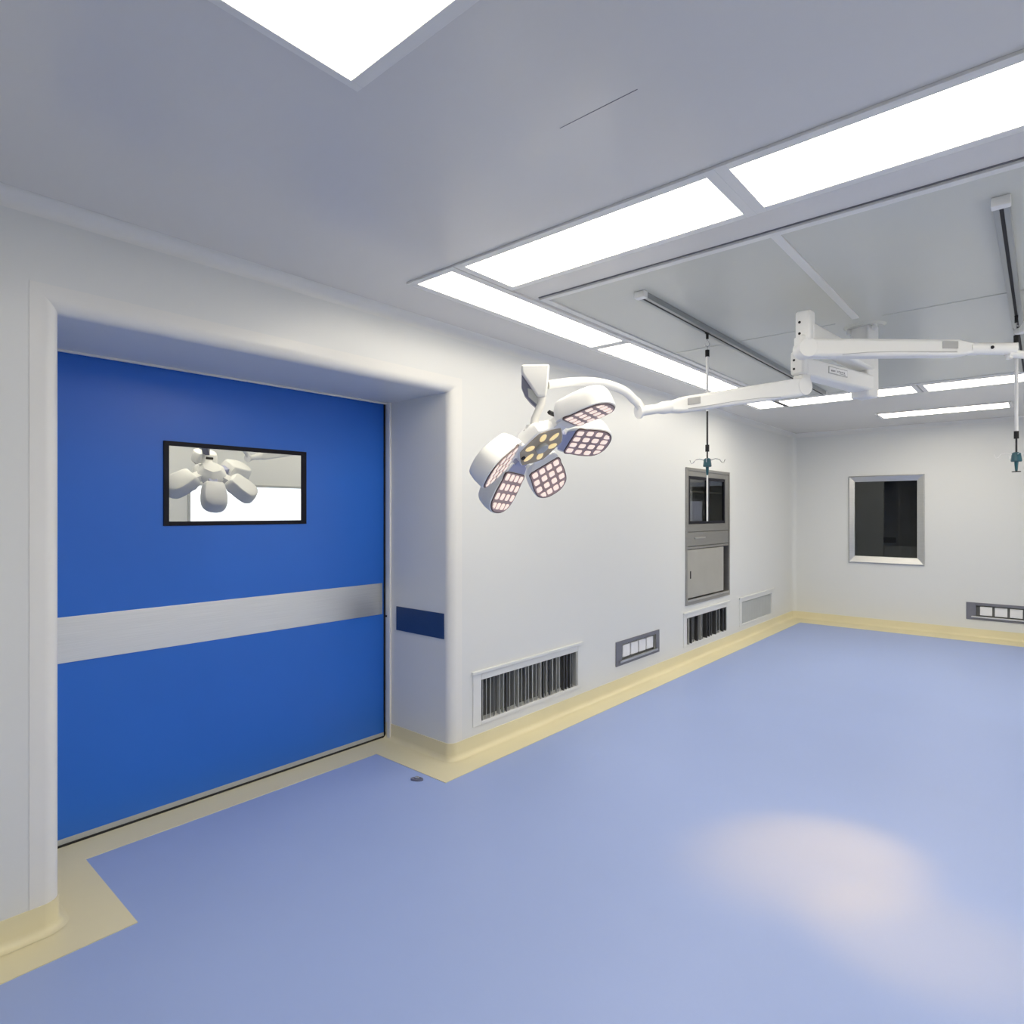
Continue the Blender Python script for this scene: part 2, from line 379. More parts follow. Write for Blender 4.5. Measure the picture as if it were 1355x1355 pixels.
def sockets(origin, axis, label):
    # local a runs along the wall, d into the room
    def W(a, dd, z): return V((WX + dd, 4.81 + a, z)) if axis == 'y' else V((-0.328 + a, BY - dd, z))
    t = thing('socket_panel', W(0, 0, 0.2), label, 'power socket', 'four gang power socket panels set in the walls')
    def bx(mb, a0, a1, d0, d1, z0, z1, mi=0):
        p, q = W(a0, d0, z0), W(a1, d1, z1)
        mb.box(min(p.x, q.x), max(p.x, q.x), min(p.y, q.y), max(p.y, q.y), z0, z1, mi)
    mb = MB()
    bx(mb, -.38, -.285, 0, .008, .213, .418); bx(mb, .315, .38, 0, .008, .213, .418)
    bx(mb, -.285, .315, 0, .008, .213, .245); bx(mb, -.285, .315, 0, .008, .385, .418)
    mb.build('frame', 'slot', t, smooth=0, bevel=0.002)
    mb = MB(); bx(mb, -.335, .335, -.06, -.030, .24, .395); mb.build('back_plate', 'recess', t, smooth=0)
    mb = MB(); bx(mb, -.33, .33, .008, .022, .238, .256); mb.build('sill', 'steel', t, smooth=0, bevel=.003)['label'] = 'bright steel sill'
    for i in range(4):
        c = -.19 + i * .139
        mb = MB(); bx(mb, c - .058, c + .058, -.030, -.006, .268, .372)
        mb.build('socket', 'whitep', t, smooth=0, bevel=.004)
    return t
sockets(None, 'y', 'socket panel low on the long wall between the two louvred vents')
sockets(None, 'x', 'socket panel low on the far wall, right of the dark window')

# steel wall cabinet
cb = thing('wall_cabinet', (WX, 6.305, 0.566), 'recessed steel cabinet with two glass doors above a drawer and a sliding door', 'cabinet')
y0, y1, z0, z1 = 5.745, 6.865, 0.568, 1.945
mb = MB()
frame_yz(mb, y0, y1, z0, z1, 5.775, 6.835, 0.60, 1.915, WX, WX + .012)
mb.box(WX - .34, WX - .30, 5.765, 6.845, 0.59, 1.925)
for a, b in ((5.765, 5.775), (6.835, 6.845)): mb.box(WX - .30, WX, a, b, .59, 1.925)
mb.box(WX - .30, WX, 5.775, 6.835, 1.915, 1.925); mb.box(WX - .30, WX, 5.775, 6.835, .59, .60)
mb.box(WX - .30, WX + .004, 5.775, 6.835, 1.30, 1.375); mb.box(WX - .30, WX + .004, 5.775, 6.835, 1.125, 1.15)
mb.box(WX - .02, WX + .004, 5.775, 5.815, 1.375, 1.915); mb.box(WX - .02, WX + .004, 6.75, 6.835, 1.375, 1.915)
mb.box(WX - .02, WX + .004, 5.815, 6.75, 1.862, 1.915)
mb.build('body', 'csteel', cb, smooth=0, bevel=.002)
for i, (a, b) in enumerate(((5.817, 6.285), (6.290, 6.748))):
    mb = MB(); frame_yz(mb, a, b, 1.378, 1.860, a + .035, b - .03, 1.405, 1.832, WX - .02, WX + .002)
    f = mb.build('glass_door', 'black', cb, smooth=0, bevel=.002); f['label'] = 'black framed glass door'
    mb = MB(); mb.box(WX - .012, WX - .008, a + .035, b - .03, 1.405, 1.832); mb.build('pane', 'cglass', f, smooth=0)
mb = MB(); mb.box(WX - .298, WX - .285, 5.776, 6.834, 1.376, 1.914); mb.box(WX - .285, WX - .03, 5.776, 5.80, 1.376, 1.914); mb.box(WX - .285, WX - .03, 6.81, 6.834, 1.376, 1.914); mb.build('lining', 'lining', cb, smooth=0)
mb = MB(); mb.box(WX - .24, WX - .03, 5.83, 6.80, 1.70, 1.715); mb.build('shelf', 'csteel', cb, smooth=0)
mb = MB(); mb.box(WX - .02, WX + .006, 5.78, 6.83, 1.155, 1.295); dr = mb.build('drawer', 'csteel', cb, smooth=0, bevel=.003)
mb = MB(); mb.box(WX + .006, WX + .016, 5.94, 6.20, 1.225, 1.243); mb.build('handle', 'steel', dr, smooth=0, bevel=.003)['label'] = 'bright bar handle'
mb = MB(); mb.box(WX - .02, WX + .004, 5.78, 6.70, .635, 1.118); sd = mb.build('sliding_door', 'cdoor', cb, smooth=0, bevel=.003); sd['label'] = 'pale steel sliding door'
mb = MB(); mb.box(WX + .004, WX + .007, 5.845, 5.865, .83, .905); mb.build('finger_pull', 'black', sd, smooth=0)['label'] = 'black finger pull'
mb = MB(); mb.box(WX - .02, WX + .014, 5.776, 6.835, .60, .622); mb.build('bottom_track', 'steel', cb, smooth=0, bevel=.002)
cd = MB(); cd.box(WX - .09, WX - .04, 5.925, 6.235, 1.376, 1.61)
tag(cd.build('storage_box', 'paper', smooth=0, bevel=.003), 'pale lilac box standing inside the left glass door of the steel cabinet', 'box')

# ------------------------------------------------------------------ far wall window
w = thing('window_1', (-1.553, BY, 0.828), 'dark viewing window in a bevelled steel frame on the far wall', 'window', None, 'structure')
mb = MB(); O = (-1.977, -1.126, .828, 1.975); I = (-1.902, -1.202, .918, 1.902)
def rect(r, y): return [V((r[0], y, r[2])), V((r[1], y, r[2])), V((r[1], y, r[3])), V((r[0], y, r[3]))]
mb.loft([rect(O, BY), rect(O, BY - .02), rect((O[0] + .012, O[1] - .012, O[2] + .012, O[3] - .012), BY - .026), rect((I[0] - .004, I[1] + .004, I[2] - .004, I[3] + .004), BY - .008), rect(I, BY + .02)], caps=False)
mb.build('window_frame', 'steel', w, smooth=0)
mb = MB(); mb.box(I[0] - .003, I[1] + .003, BY + .012, BY + .018, I[2] - .003, I[3] + .003); mb.build('pane', 'glass', w, smooth=0)
mb = MB()
mb.box(-2.3, -.8, BY + .92, BY + .95, .6, 2.2); mb.box(-2.33, -2.3, BY + .12, BY + .95, .6, 2.2); mb.box(-.8, -.77, BY + .12, BY + .95, .6, 2.2)
mb.box(-2.3, -.8, BY + .12, BY + .92, 2.2, 2.23); mb.box(-2.3, -.8, BY + .12, BY + .92, .57, .6)
mb.build('dark_niche', 'dark', w, smooth=0)['label'] = 'unlit room behind the glass'
mb = MB(); mb.box(-2.0, -1.585, BY + .05, BY + .07, .85, 1.96); mb.build('shutter', 'dgrey', w, smooth=0)['label'] = 'dark grey shutter behind left half of the glass'
mb = MB(); mb.box(-1.585, -1.10, BY + .08, BY + .10, .85, 1.06); mb.build('sill_board', 'dgrey', w, smooth=0)
mb = MB(); mb.box(-1.583, -1.445, BY + .055, BY + .07, 1.10, 1.17); mb.build('latch', 'black', w, smooth=0)['label'] = 'black latch'

# film viewer on the right wall (seen in the door's mirror glass)
fv = thing('film_viewer', (RX, 3.8, 1.32), 'wide lit white film viewer on the right wall, mirrored in the door glass', 'light box')
mb = MB(); frame_yz(mb, 3.04, 4.56, 1.29, 1.85, 3.07, 4.53, 1.32, 1.82, RX - .015, RX); mb.build('frame', 'lgrey', fv, smooth=0, bevel=.002)
mb = MB(); mb.box(RX + .012, RX + .03, 3.07, 4.53, 1.32, 1.82); mb.build('screen', 'viewer', fv, smooth=0)['label'] = 'lit white screen'

# ------------------------------------------------------------------ ceiling lights
def light(x0, x1, y0, y1, label, fr=(.04, .04, .04, .04), group='recessed white ceiling lights'):
    dm = 'lampstrip' if x1 - x0 < .3 else 'lampon'
    t = thing('ceiling_light', ((x0 + x1) / 2, (y0 + y1) / 2, CZ), label, 'ceiling light', group)
    a, b, c, e = fr
    mb = MB()
    mb.box(x0 - a, x0, y0 - c, y1 + e, CZ - .010, CZ); mb.box(x1, x1 + b, y0 - c, y1 + e, CZ - .010, CZ)
    mb.box(x0, x1, y0 - c, y0, CZ - .010, CZ); mb.box(x0, x1, y1, y1 + e, CZ - .010, CZ)
    mb.build('frame', 'frame', t, smooth=0, bevel=.0015)
    mb = MB(); mb.box(x0, x1, y0, y1, CZ - .007, CZ - .001); mb.build('diffuser', dm, t, smooth=0)['label'] = 'glowing white diffuser'
    return t
g = .0385
light(-2.270, -2.033, 1.938, 3.432, 'narrow ceiling light strip along the long wall, nearest to the camera', (.04, g, .035, .036))
light(-2.270, -2.030, 3.508, 5.030, 'narrow ceiling light strip along the long wall, middle of its row', (.04, g, .036, .008))
light(-2.272, -2.035, 5.048, 6.655, 'narrow ceiling light strip along the long wall, farthest, behind the lamp arm', (.04, g, .008, .035))
light(-1.949, -0.834, 1.940, 2.262, 'broad ceiling light of the front row, left, at the strip row corner', (g, g, .038, .036))
light(-0.757, 0.358, 1.938, 2.258, 'broad ceiling light of the front row, cut by the right edge', (g, g, .038, .036))
light(-1.980, -0.874, 6.318, 6.672, 'far row ceiling light passing behind the lamp column', (g, g, .035, .035))
light(-0.785, 0.330, 6.330, 6.680, 'far row ceiling light right of the lamp column', (g, g, .035, .035))
light(-1.403, -0.270, 7.890, 8.255, 'lone ceiling light nearest the far wall', (.03, .03, .03, .03))
light(-1.325, -0.210, 0.560, 0.913, 'large ceiling light overhead at the top edge of the picture', (.024, .06, .04, .036))
light(0.437, 0.675, 1.938, 3.432, 'narrow ceiling light strip outside the right edge, nearest', (.04, .04, .035, .036))
light(0.437, 0.675, 3.508, 5.030, 'narrow ceiling light strip outside the right edge, middle', (.04, .04, .036, .008))
light(0.437, 0.675, 5.048, 6.655, 'narrow ceiling light strip outside the right edge, farthest', (.04, .04, .008, .035))

# central air diffuser panel
ad = thing('air_diffuser', (-.8, 4.37, CZ), 'large pale grey air supply panel in the ceiling inside the ring of lights', 'air diffuser')
ax0, ax1, ay0, ay1 = -1.962, .36, 2.487, 6.255
mb = MB(); mb.box(ax0 + .03, ax1 - .03, ay0 + .03, ay1 - .03, CZ - .004, CZ - .0005)
pl = mb.build('perforated_panel', 'airp', ad, smooth=0)
mb = MB()
mb.box(ax0, ax0 + .034, ay0, ay1, CZ - .012, CZ); mb.box(ax1 - .034, ax1, ay0, ay1, CZ - .012, CZ)
mb.box(ax0 + .034, ax1 - .034, ay0, ay0 + .036, CZ - .012, CZ); mb.box(ax0 + .034, ax1 - .034, ay1 - .036, ay1, CZ - .012, CZ)
mb.build('border_frame', 'trim', ad, smooth=0, bevel=.002)
mb = MB(); mb.box(ax0, ax1, ay0 - .008, ay0 - .0005, CZ - .003, CZ); mb.build('shadow_gap', 'slot', ad, smooth=0)
mb = MB(); mb.box(-.822, -.785, ay0 + .036, 3.90, CZ - .010, CZ - .002); mb.build('seam_bar', 'trim', ad, smooth=0, bevel=.002)
mb = MB(); mb.box(ax0 + .034, -.92, 3.945, 3.957, CZ - .0065, CZ - .002); mb.build('seam_bar', 'airp', ad, smooth=0)
mb = MB(); mb.box(-.68, ax1 - .034, 3.945, 3.957, CZ - .0065, CZ - .002); mb.build('seam_bar', 'airp', ad, smooth=0)

# ------------------------------------------------------------------ ceiling tracks and infusion hangers
ZR = CZ - .004
def track(x, label):
    t = thing('ceiling_track', (x, 4.42, ZR), label, 'ceiling rail', 'infusion rails on the ceiling')
    ya, yb = 2.74, 6.11; zt = ZR; zb = ZR - .030; w_ = .024
    mb = MB()
    mb.box(x - w_, x + w_, ya, yb, zt - .008, zt)
    mb.box(x - w_, x - .006, ya, yb, zb, zt - .008); mb.box(x + .006, x + w_, ya, yb, zb, zt - .008)
    mb.build('rail', 'alu', t, smooth=0, bevel=.0015)
    mb = MB(); mb.box(x - .006, x + .006, ya, yb, zb + .001, zt - .008); mb.build('slot', 'rubber', t, smooth=0)['label'] = 'black running slot'
    for s_ in (ya, yb):
        mb = MB(); mb.box(x - .028, x + .028, s_ - .02, s_ + .02, zb - .004, zt); mb.build('end_cap', 'white', t, smooth=0, bevel=.004)
track(-1.518, 'grey ceiling rail with a black slot, left of the lamp column')
track(-.113, 'grey ceiling rail with a black slot, near the right edge')

def hanger(x, y, label, zs, white_hooks):
    t = thing('infusion_hanger', (x, y, ZR - .030), label, 'drip hanger', 'drip hangers hung from the ceiling rails')
    ztop = ZR - .030; zc, zl, zf, zg, zbot = zs
    mb = MB(); mb.box(x - .008, x + .008, y - .016, y + .016, ztop - .004, ztop); mb.cyl((x, y, ztop - .004), (x, y, ztop - .035), .008, 10); mb.build('trolley', 'rubber', t)
    mb = MB()
    pts = [(x, y, ztop - .035)] + [(x + .014 * math.sin(a), y, ztop - .065 + .014 * math.cos(a)) for a in [i * math.pi * 1.6 / 9 for i in range(10)]]
    mb.tube(pts, .0025, 6); mb.tube([(x, y, ztop - .078), (x, y, zc + .02)], .003, 6); mb.build('hook_eye', 'chrome', t)
    mb = MB(); mb.cyl((x, y, zc + .022), (x, y, zc - .018), .0125, 12); mb.build('clamp', 'rubber', t)
    mb = MB(); mb.cyl((x, y, zc - .018), (x, y, zl), .0085, 12); mb.build('rod', 'white', t)['label'] = 'white upper rod'
    if zl - zf > .03:
        mb = MB(); mb.cyl((x, y, zl), (x, y, zf), .0055, 10); mb.build('lower_rod', 'drod', t)['label'] = 'lower chrome rod with its dark reflection painted in'
    mb = MB(); mb.cyl((x, y, zf + .022), (x, y, zf - .018), .0115, 12); mb.build('collar', 'rubber', t)
    mb = MB(); mb.cyl((x, y, zf - .018), (x, y, zg), .0045, 10); mb.build('neck', 'drod', t)
    mb = MB(); mb.tube([(x, y, zg + .026), (x, y, zg + .020), (x, y, zg - .022), (x, y, zg - .026)], [.012, .020, .025, .022], 14); mb.tube([(x, y, zg - .026), (x, y, zg - .075)], [.010, .006], 12)
    mb.build('grip', 'teal', t)['label'] = 'teal plastic grip'
    if zbot < zg - .12:
        mb = MB(); mb.cyl((x, y, zg - .075), (x, y, zbot), .0052, 10); mb.build('tail_rod', 'white', t)
    else:
        mb = MB(); mb.cyl((x, y, zg - .075), (x, y, zbot), .005, 10); mb.cyl((x, y, zbot), (x, y, zbot - .004), .02, 14); mb.build('foot', 'rubber', t)
    for i in range(4):
        a = math.radians(20 + 90 * i); u = V((math.cos(a), math.sin(a), 0)); c = V((x, y, zg + .012))
        pts = [c + u * .015, c + u * .045 + V((0, 0, .010)), c + u * .070 + V((0, 0, .004)), c + u * .080 + V((0, 0, -.012)), c + u * .092 + V((0, 0, -.016)), c + u * .100 + V((0, 0, .004))]
        mb = MB(); mb.tube(pts, .0022, 6); mb.build('hook', 'white' if white_hooks else 'chrome', t)
hanger(-1.518, 3.540, 'drip hanger with teal grip in front of the steel cabinet', (2.443, 2.10, 1.878, 1.795, 1.445), False)
hanger(-.113, 4.335, 'drip hanger with teal grip at the right edge before the far wall', (2.440, 1.925, 1.918, 1.800, 1.722), True)

# ------------------------------------------------------------------ surgical lamps
pc = thing('lamp_column', (-.80, 4.11, CZ), 'white ceiling column between the far row lights that carries both lamp arms', 'lamp mount')
th = math.radians(-22); ex = V((math.cos(th), math.sin(th), 0)); ey = V((-math.sin(th), math.cos(th), 0))
cc = V((-.80, 4.11, 0))
mb = MB(); mb.obox(cc + V((0, 0, 2.380)), ex * .054, ey * .054, (0, 0, .212)); mb.build('post', 'white', pc, bevel=.012, seg=3)
mb = MB(); mb.cyl(cc + V((0, 0, CZ - .018)), cc + V((0, 0, CZ - .004)), .100, 36, r1=.112); mb.build('flange', 'airp', pc)
for a in (-40, 80, 200):
    p = cc + V((math.cos(math.radians(a)) * .082, math.sin(math.radians(a)) * .082, 0))
    mb = MB(); mb.cyl(p + V((0, 0, CZ - .016)), p + V((0, 0, CZ - .034)), .013, 14); mb.sphere(p + V((0, 0, CZ - .036)), .015, 12); mb.build('flange_nut', 'white', pc)

def bar(mb, p0, p1, w0, w1, za0, zb0, za1, zb1, n=8):
    # bar of rectangular section from p0 to p1 (plan), with bottom/top heights at both ends
    p0, p1 = V((p0[0], p0[1], 0)), V((p1[0], p1[1], 0)); dd = (p1 - p0).normalized(); s_ = V((-dd.y, dd.x, 0))
    rings = []
    for p, w_, a, b in ((p0, w0, za0, zb0), (p1, w1, za1, zb1)):
        rings.append([p + s_ * w_ + V((0, 0, a)), p - s_ * w_ + V((0, 0, a)), p - s_ * w_ + V((0, 0, b)), p + s_ * w_ + V((0, 0, b))])
    mb.loft(rings)

def smooth_loop(c, n=6):
    out = []; N = len(c)
    for i in range(N):
        p0, p1, p2, p3 = (V((*c[(i + j) % N], 0)) for j in (-1, 0, 1, 2))
        if i == 0: out.append(p1); continue
        for s_ in range(n):
            t = s_ / n
            out.append(0.5 * ((2 * p1) + (p2 - p0) * t + (2 * p0 - 5 * p1 + 4 * p2 - p3) * t * t + (3 * p1 - p0 - 3 * p2 + p3) * t ** 3))
    return [(p.x, p.y) for p in out]
def outline(k=1.0):
    # petal outline (radial, tangential): straight inner edge, blunt rounded tip
    c = [(.130, -.060), (.130, .060), (.205, .086), (.285, .092), (.338, .080), (.368, .045), (.376, .0), (.368, -.045), (.338, -.080), (.285, -.092), (.205, -.086)]
    return smooth_loop([(.255 + (a - .255) * k, b * k) for a, b in c])
def board_outline(k=1.0):
    c = [(.168, -.069), (.168, .069), (.215, .084), (.285, .088), (.335, .077), (.364, .043), (.371, .0), (.364, -.043), (.335, -.077), (.285, -.088), (.215, -.084)]
    return smooth_loop([(.265 + (a - .265) * k, b * k) for a, b in c])
def inside(p, poly):
    r = False
    for i in range(len(poly)):
        a, b = poly[i], poly[i - 1]
        if (a[1] > p[1]) != (b[1] > p[1]) and p[0] < (b[0] - a[0]) * (p[1] - a[1]) / (b[1] - a[1]) + a[0]: r = not r
    return r

def lamp_head(root, Hc, ex, ey, nrm, tilt=22):
    # ex, ey span the face; nrm is the direction the light leaves in; the yoke sits at 300 degrees
    ex, ey, nrm = V(ex).normalized(), V(ey).normalized(), V(nrm).normalized()
    ey = (ey - ex * ey.dot(ex)).normalized(); Hc = V(Hc)
    for k in range(5):
        a = math.radians(60 * k); rad = ex * math.cos(a) + ey * math.sin(a); tan = -ex * math.sin(a) + ey * math.cos(a)
        tl = math.radians(tilt); rr = rad * math.cos(tl) + nrm * math.sin(tl); nn = nrm * math.cos(tl) - rad * math.sin(tl)
        base = Hc + rad * .128 - rr * .128
        def L(r, t, z): return base + rr * r + tan * t + nn * z
        mb = MB()
        mb.loft([[L(r, t, z) for r, t in outline(s_)] for s_, z in ((.96, 0.0), (1.0, -.003), (1.005, -.016), (.97, -.050), (.90, -.078), (.86, -.086), (.80, -.090))])
        pe = mb.build('petal', 'white', root, smooth=32)
        mb = MB(); mb.loft([[L(r, t, z) for r, t in board_outline(s_)] for s_, z in ((1.0, -.003), (1.0, .003), (.94, .0034))]); mb.build('bezel', 'umber', pe)
        mb = MB(); mb.prism([L(r, t, .0005) for r, t in ((.131, -.057), (.131, .057), (.166, .069), (.166, -.069))], nn * .002); mb.build('inner_strip', 'lilac' if k in (1, 3) else 'trim', pe)
        mb = MB()
        ol = board_outline(.955); mb.loft([[L(r, t, z) for r, t in ol] for z in (.0, .0045)])
        mb.build('led_board', 'mauve', pe)
        mb = MB(); ol2 = board_outline(.93)
        for i in range(4):
            for j in range(4):
                r0 = .194 + i * .0475; t0 = (j - 1.5) * (.0385, .0415, .0420, .036)[i]
                poly = [(r0 + .0165 * math.copysign(abs(math.cos(q)) ** .5, math.cos(q)), t0 + .0145 * math.copysign(abs(math.sin(q)) ** .5, math.sin(q))) for q in [2 * math.pi * m_ / 16 for m_ in range(16)]]
                poly = [p if inside(p, ol2) else (r0 + (p[0] - r0) * .5, t0 + (p[1] - t0) * .5) for p in poly]
                mb.loft([[L(r, t, .0045) for r, t in poly], [L(r0 + (r - r0) * .85, t0 + (t - t0) * .85, .0065) for r, t in poly]])
        mb.build('led_lens', 'led', pe)['label'] = 'lit pinkish white lenses'
        mb = MB()
        rim = [L(.150, -.040, -.002), L(.150, .040, -.002), L(.150, .030, -.05), L(.150, -.030, -.05)]
        q0 = Hc + rad * .085
        mb.loft([rim, [q0 - tan * .046 + nrm * .0, q0 + tan * .046 + nrm * .0, q0 + tan * .03 - nrm * .05, q0 - tan * .03 - nrm * .05]])
        mb.build('petal_bracket', 'lilac' if k in (1, 3) else 'white', root, bevel=.003)
        if k == 0:
            mb = MB(); mb.obox(Hc + rad * .128 - nrm * .075, rad * .008, tan * .028, nrm * .008); mb.build('hinge', 'rubber', root, bevel=.003)['label'] = 'black hinge bar'
    # hub
    def G(r, a, z): return Hc + (ex * math.cos(a) + ey * math.sin(a)) * r + nrm * z
    A_ = [math.radians(30 + 10 * i) for i in range(36)]
    def hexr(a): return .116 / max(.9, math.cos(((math.degrees(a)) % 60 - 30) * math.pi / 180 * .9))
    mb = MB(); mb.loft([[G(hexr(a) * s_, a, z) for a in A_] for s_, z in ((.96, .006), (1, .0), (1, -.03), (.86, -.055), (.62, -.075), (.55, -.085))])
    hub = mb.build('hub', 'white', root, smooth=35)
    mb = MB(); mb.loft([[G(hexr(a) * s_, a, z) for a in A_] for s_, z in ((.93, .006), (.92, .009))]); mb.build('hub_face', 'ochre', hub)['label'] = 'grey brown front plate'
    for k in range(6):
        mb = MB()
        a = math.radians(60 * k + 10); c = G(.072, a, .009); u = (ex * math.cos(a) + ey * math.sin(a)); v_ = nrm.cross(u)
        poly = [(.027 * math.cos(q), .018 * math.sin(q)) for q in [2 * math.pi * i / 14 for i in range(14)]]
        mb.loft([[c + u * p + v_ * q for p, q in poly], [c + u * p * .8 + v_ * q * .8 + nrm * .003 for p, q in poly]])
        mb.build('amber_lens', 'ledy', hub)['label'] = 'lit amber lens'
    mb = MB(); mb.loft([[G(r, a, z) for a in A_] for r, z in ((.030, .008), (.030, .020), (.026, .024))]); mb.build('handle_socket', 'lgrey', hub)
    mb = MB(); p = G(.095, math.radians(213), .008); mb.cyl(p, p + nrm * .007, .010, 14); mb.build('camera_eye', 'black', hub)
    mb = MB()
    for a_, r_ in ((285, .085), (292, .10), (318, .09), (326, .10), (275, .10)):
        p = G(r_ * .8, math.radians(a_), -.055); mb.cyl(p, p - nrm * .012, .006, 8)
    mb.build('hub_screw', 'black', hub)

lampA = thing('surgical_lamp', (-.961, 3.41, 2.20), 'five petal white surgical lamp on lower arm before the long wall', 'surgical lamp', 'surgical lamps on the ceiling column')
lampB = thing('surgical_lamp', (-.873, 3.18, 2.33), 'surgical lamp on the upper arm that reaches the right edge', 'surgical lamp', 'surgical lamps on the ceiling column')

def extension(root, J, z0, z1, wd, tag_side, blk):
    mb = MB(); bar(mb, (-.80, 4.11), J, .055, wd, z0, z1, z0, z1)
    arm = mb.build('extension_arm', 'white', root, bevel=.014, seg=3)
    d_ = (V((J[0], J[1], 0)) - cc).normalized(); s_ = V((-d_.y, d_.x, 0))
    if s_.x < 0: s_ = -s_
    mb = MB(); mb.obox(V((J[0], J[1], (blk[0] + blk[1]) / 2)), d_ * .034, s_ * .036, (0, 0, (blk[1] - blk[0]) / 2))
    jb = mb.build('joint_block', 'white', root, bevel=.012, seg=3)
    # cap screws on the camera side
    toC = V((-J[0], -J[1], 0)).normalized()
    for fz in (.25, .62):
        mb = MB(); p = V((J[0], J[1], blk[0] + (blk[1] - blk[0]) * fz)) - s_ * .014 + d_ * .034; mb.cyl(p - d_ * .004, p + d_ * .0015, .0065, 10)
        mb.build('cap_screw', 'black', jb)
    return arm, d_, s_
JA = (-.961, 3.41); JB = (-.873, 3.18)
arm, d_, s_ = extension(lampA, JA, 2.205, 2.300, .040, 1, (2.212, 2.335))
# name plate with two framed fields of illegible print
c = cc + d_ * .415 + s_ * .0475 + V((0, 0, 2.262))
wd_dir = (V((JA[0], JA[1], 0)) + s_ * .040 - cc - s_ * .055).normalized(); nrm_ = V((-wd_dir.y, wd_dir.x, 0)); nrm_ = nrm_ if nrm_.dot(s_) > 0 else -nrm_
mb = MB(); mb.obox(c, wd_dir * .098, nrm_ * .002, (0, 0, .019)); 
for o_, l_ in ((.060, .034), (-.036, .058)): mb.obox(c + nrm_ * .002 + wd_dir * o_, wd_dir * l_, nrm_ * .0012, (0, 0, .015), 1)
for o_, l_, z_ in ((.072, .008, -.003), (.056, .008, -.003), (.040, .005, -.002), (.008, .006, -.001), (-.008, .005, .001), (-.024, .006, -.001), (-.042, .006, .0), (-.060, .006, -.001), (-.04, .04, -.010)):
    mb.obox(c + nrm_ * .003 + wd_dir * o_ + V((0, 0, z_)), wd_dir * l_ * .8, nrm_ * .0008, (0, 0, .0045 if l_ < .02 else .0015), 2)
npl = mb.build('name_plate', ['grey', 'whitep', 'slot'], arm, smooth=0); npl['label'] = 'small grey bordered label plate'
extension(lampB, JB, 2.325, 2.412, .040, 1, (2.322, 2.468))

def spring(root, J, zk, E, kr, h0, h1, ze, w_=.036):
    J = V((J[0], J[1], zk)); E = V((E[0], E[1], ze)); dd = V((E.x - J.x, E.y - J.y, 0)).normalized(); s_ = V((-dd.y, dd.x, 0))
    if s_.y > 0: s_ = -s_          # side that looks at the camera
    mb = MB(); mb.cyl(J - s_ * .0372, J + s_ * .0372, kr, 32); kn = mb.build('knuckle', 'white', root, bevel=.003)
    mb = MB(); mb.obox(J + V((0, 0, kr * .5 + .005)) - dd * .012, dd * .030, s_ * .034, (0, 0, kr * .5 + .012)); mb.build('swivel_block', 'white', root, bevel=.010, seg=3)
    Ld = (E - J)
    rings = []
    for t, hh, ww in ((0.0, h0, w_), (.12, h0, w_), (.5, (h0 + h1) / 2, w_), (.90, h1, w_ * .9), (1.0, h1 * .62, w_ * .7)):
        p = J + Ld * t
        rings.append([p + s_ * ww - V((0, 0, hh)), p - s_ * ww - V((0, 0, hh)), p - s_ * ww + V((0, 0, hh)), p + s_ * ww + V((0, 0, hh))])
    mb = MB(); mb.loft(rings); ar = mb.build('spring_arm', 'white', root, bevel=.014, seg=3)
    mb = MB()
    pts = [J + Ld * t + s_ * (w_ * (1.0 - .10 * max(0, t - .5)) + .0005) + V((0, 0, -h0 * .80 + zz * h0)) for t, zz in ((.20, 0), (.35, .22), (.55, .30), (.75, .28), (.88, .30))]
    mb.tube(pts, .0014, 5); mb.build('cover_joint', 'grey', ar)
    pl_c = J + Ld * .84 + s_ * (w_ * .925 + .0015) + V((0, 0, h1 * .25))
    mb = MB(); mb.obox(pl_c, Ld.normalized() * .036, s_ * .0025, (0, 0, h1 * .42)); mb.build('rating_plate', 'grey', ar, smooth=0)['label'] = 'grey rating plate'
    return J, E, Ld.normalized(), s_

# ---- lamp A
ZKA = 2.150
J, E, dl, s_ = spring(lampA, JA, ZKA, (-1.352, 2.684), .047, .046, .038, 1.995)
mb = MB(); e2 = E + dl * .155; mb.tube([E - dl * .02, E + dl * .02, E + dl * .05, e2], [.030, .030, .023, .023], 20); mb.cyl(e2 - dl * .006 + V((0, 0, 0)), e2 + dl * .004, .034, 20)
mb.build('wrist_collar', 'white', lampA)
Hc = V((-1.67, 2.125, 1.79))
exA, eyA, nA = V((.755, .179, .631)), None, V((.631, .067, -.773)).normalized()
p1 = V((.221, .939, .262)); eyA = (p1 - exA * .5) / .866
S0 = Hc + V((.534, -.761, .369)) * .07 - nA * .06
# curved support tube from the wrist collar up and over to the yoke box
Rv = V((.757, .653, 0)); Fv = V((-.653, .757, 0))
B0 = V((S0.x, S0.y, 0)) + Rv * .015
t0 = e2 - dl * .02; t1 = B0 + Rv * .055 + Fv * .02 + V((0, 0, 2.060))
ctrl = [(0, t0.z), (.05, t0.z + .035), (.10, 2.022), (.20, 2.056), (.38, 2.079), (.58, 2.084), (.80, 2.072), (1.0, 2.052)]
ctrl = [V((t0.x + (t1.x - t0.x) * f_, t0.y + (t1.y - t0.y) * f_, z_)) for f_, z_ in ctrl]
pts = []
for i in range(len(ctrl) - 1):
    p0, p1_, p2_, p3 = ctrl[max(0, i - 1)], ctrl[i], ctrl[i + 1], ctrl[min(len(ctrl) - 1, i + 2)]
    for k in range(5):
        t = k / 5; pts.append(0.5 * ((2 * p1_) + (p2_ - p0) * t + (2 * p0 - 5 * p1_ + 4 * p2_ - p3) * t * t + (3 * p1_ - p0 - 3 * p2_ + p3) * t ** 3))
pts.append(ctrl[-1])
mb = MB(); mb.tube(pts, [.0205 - .002 * i / len(pts) for i in range(len(pts))], 18); mb.build('curved_tube', 'white', lampA)
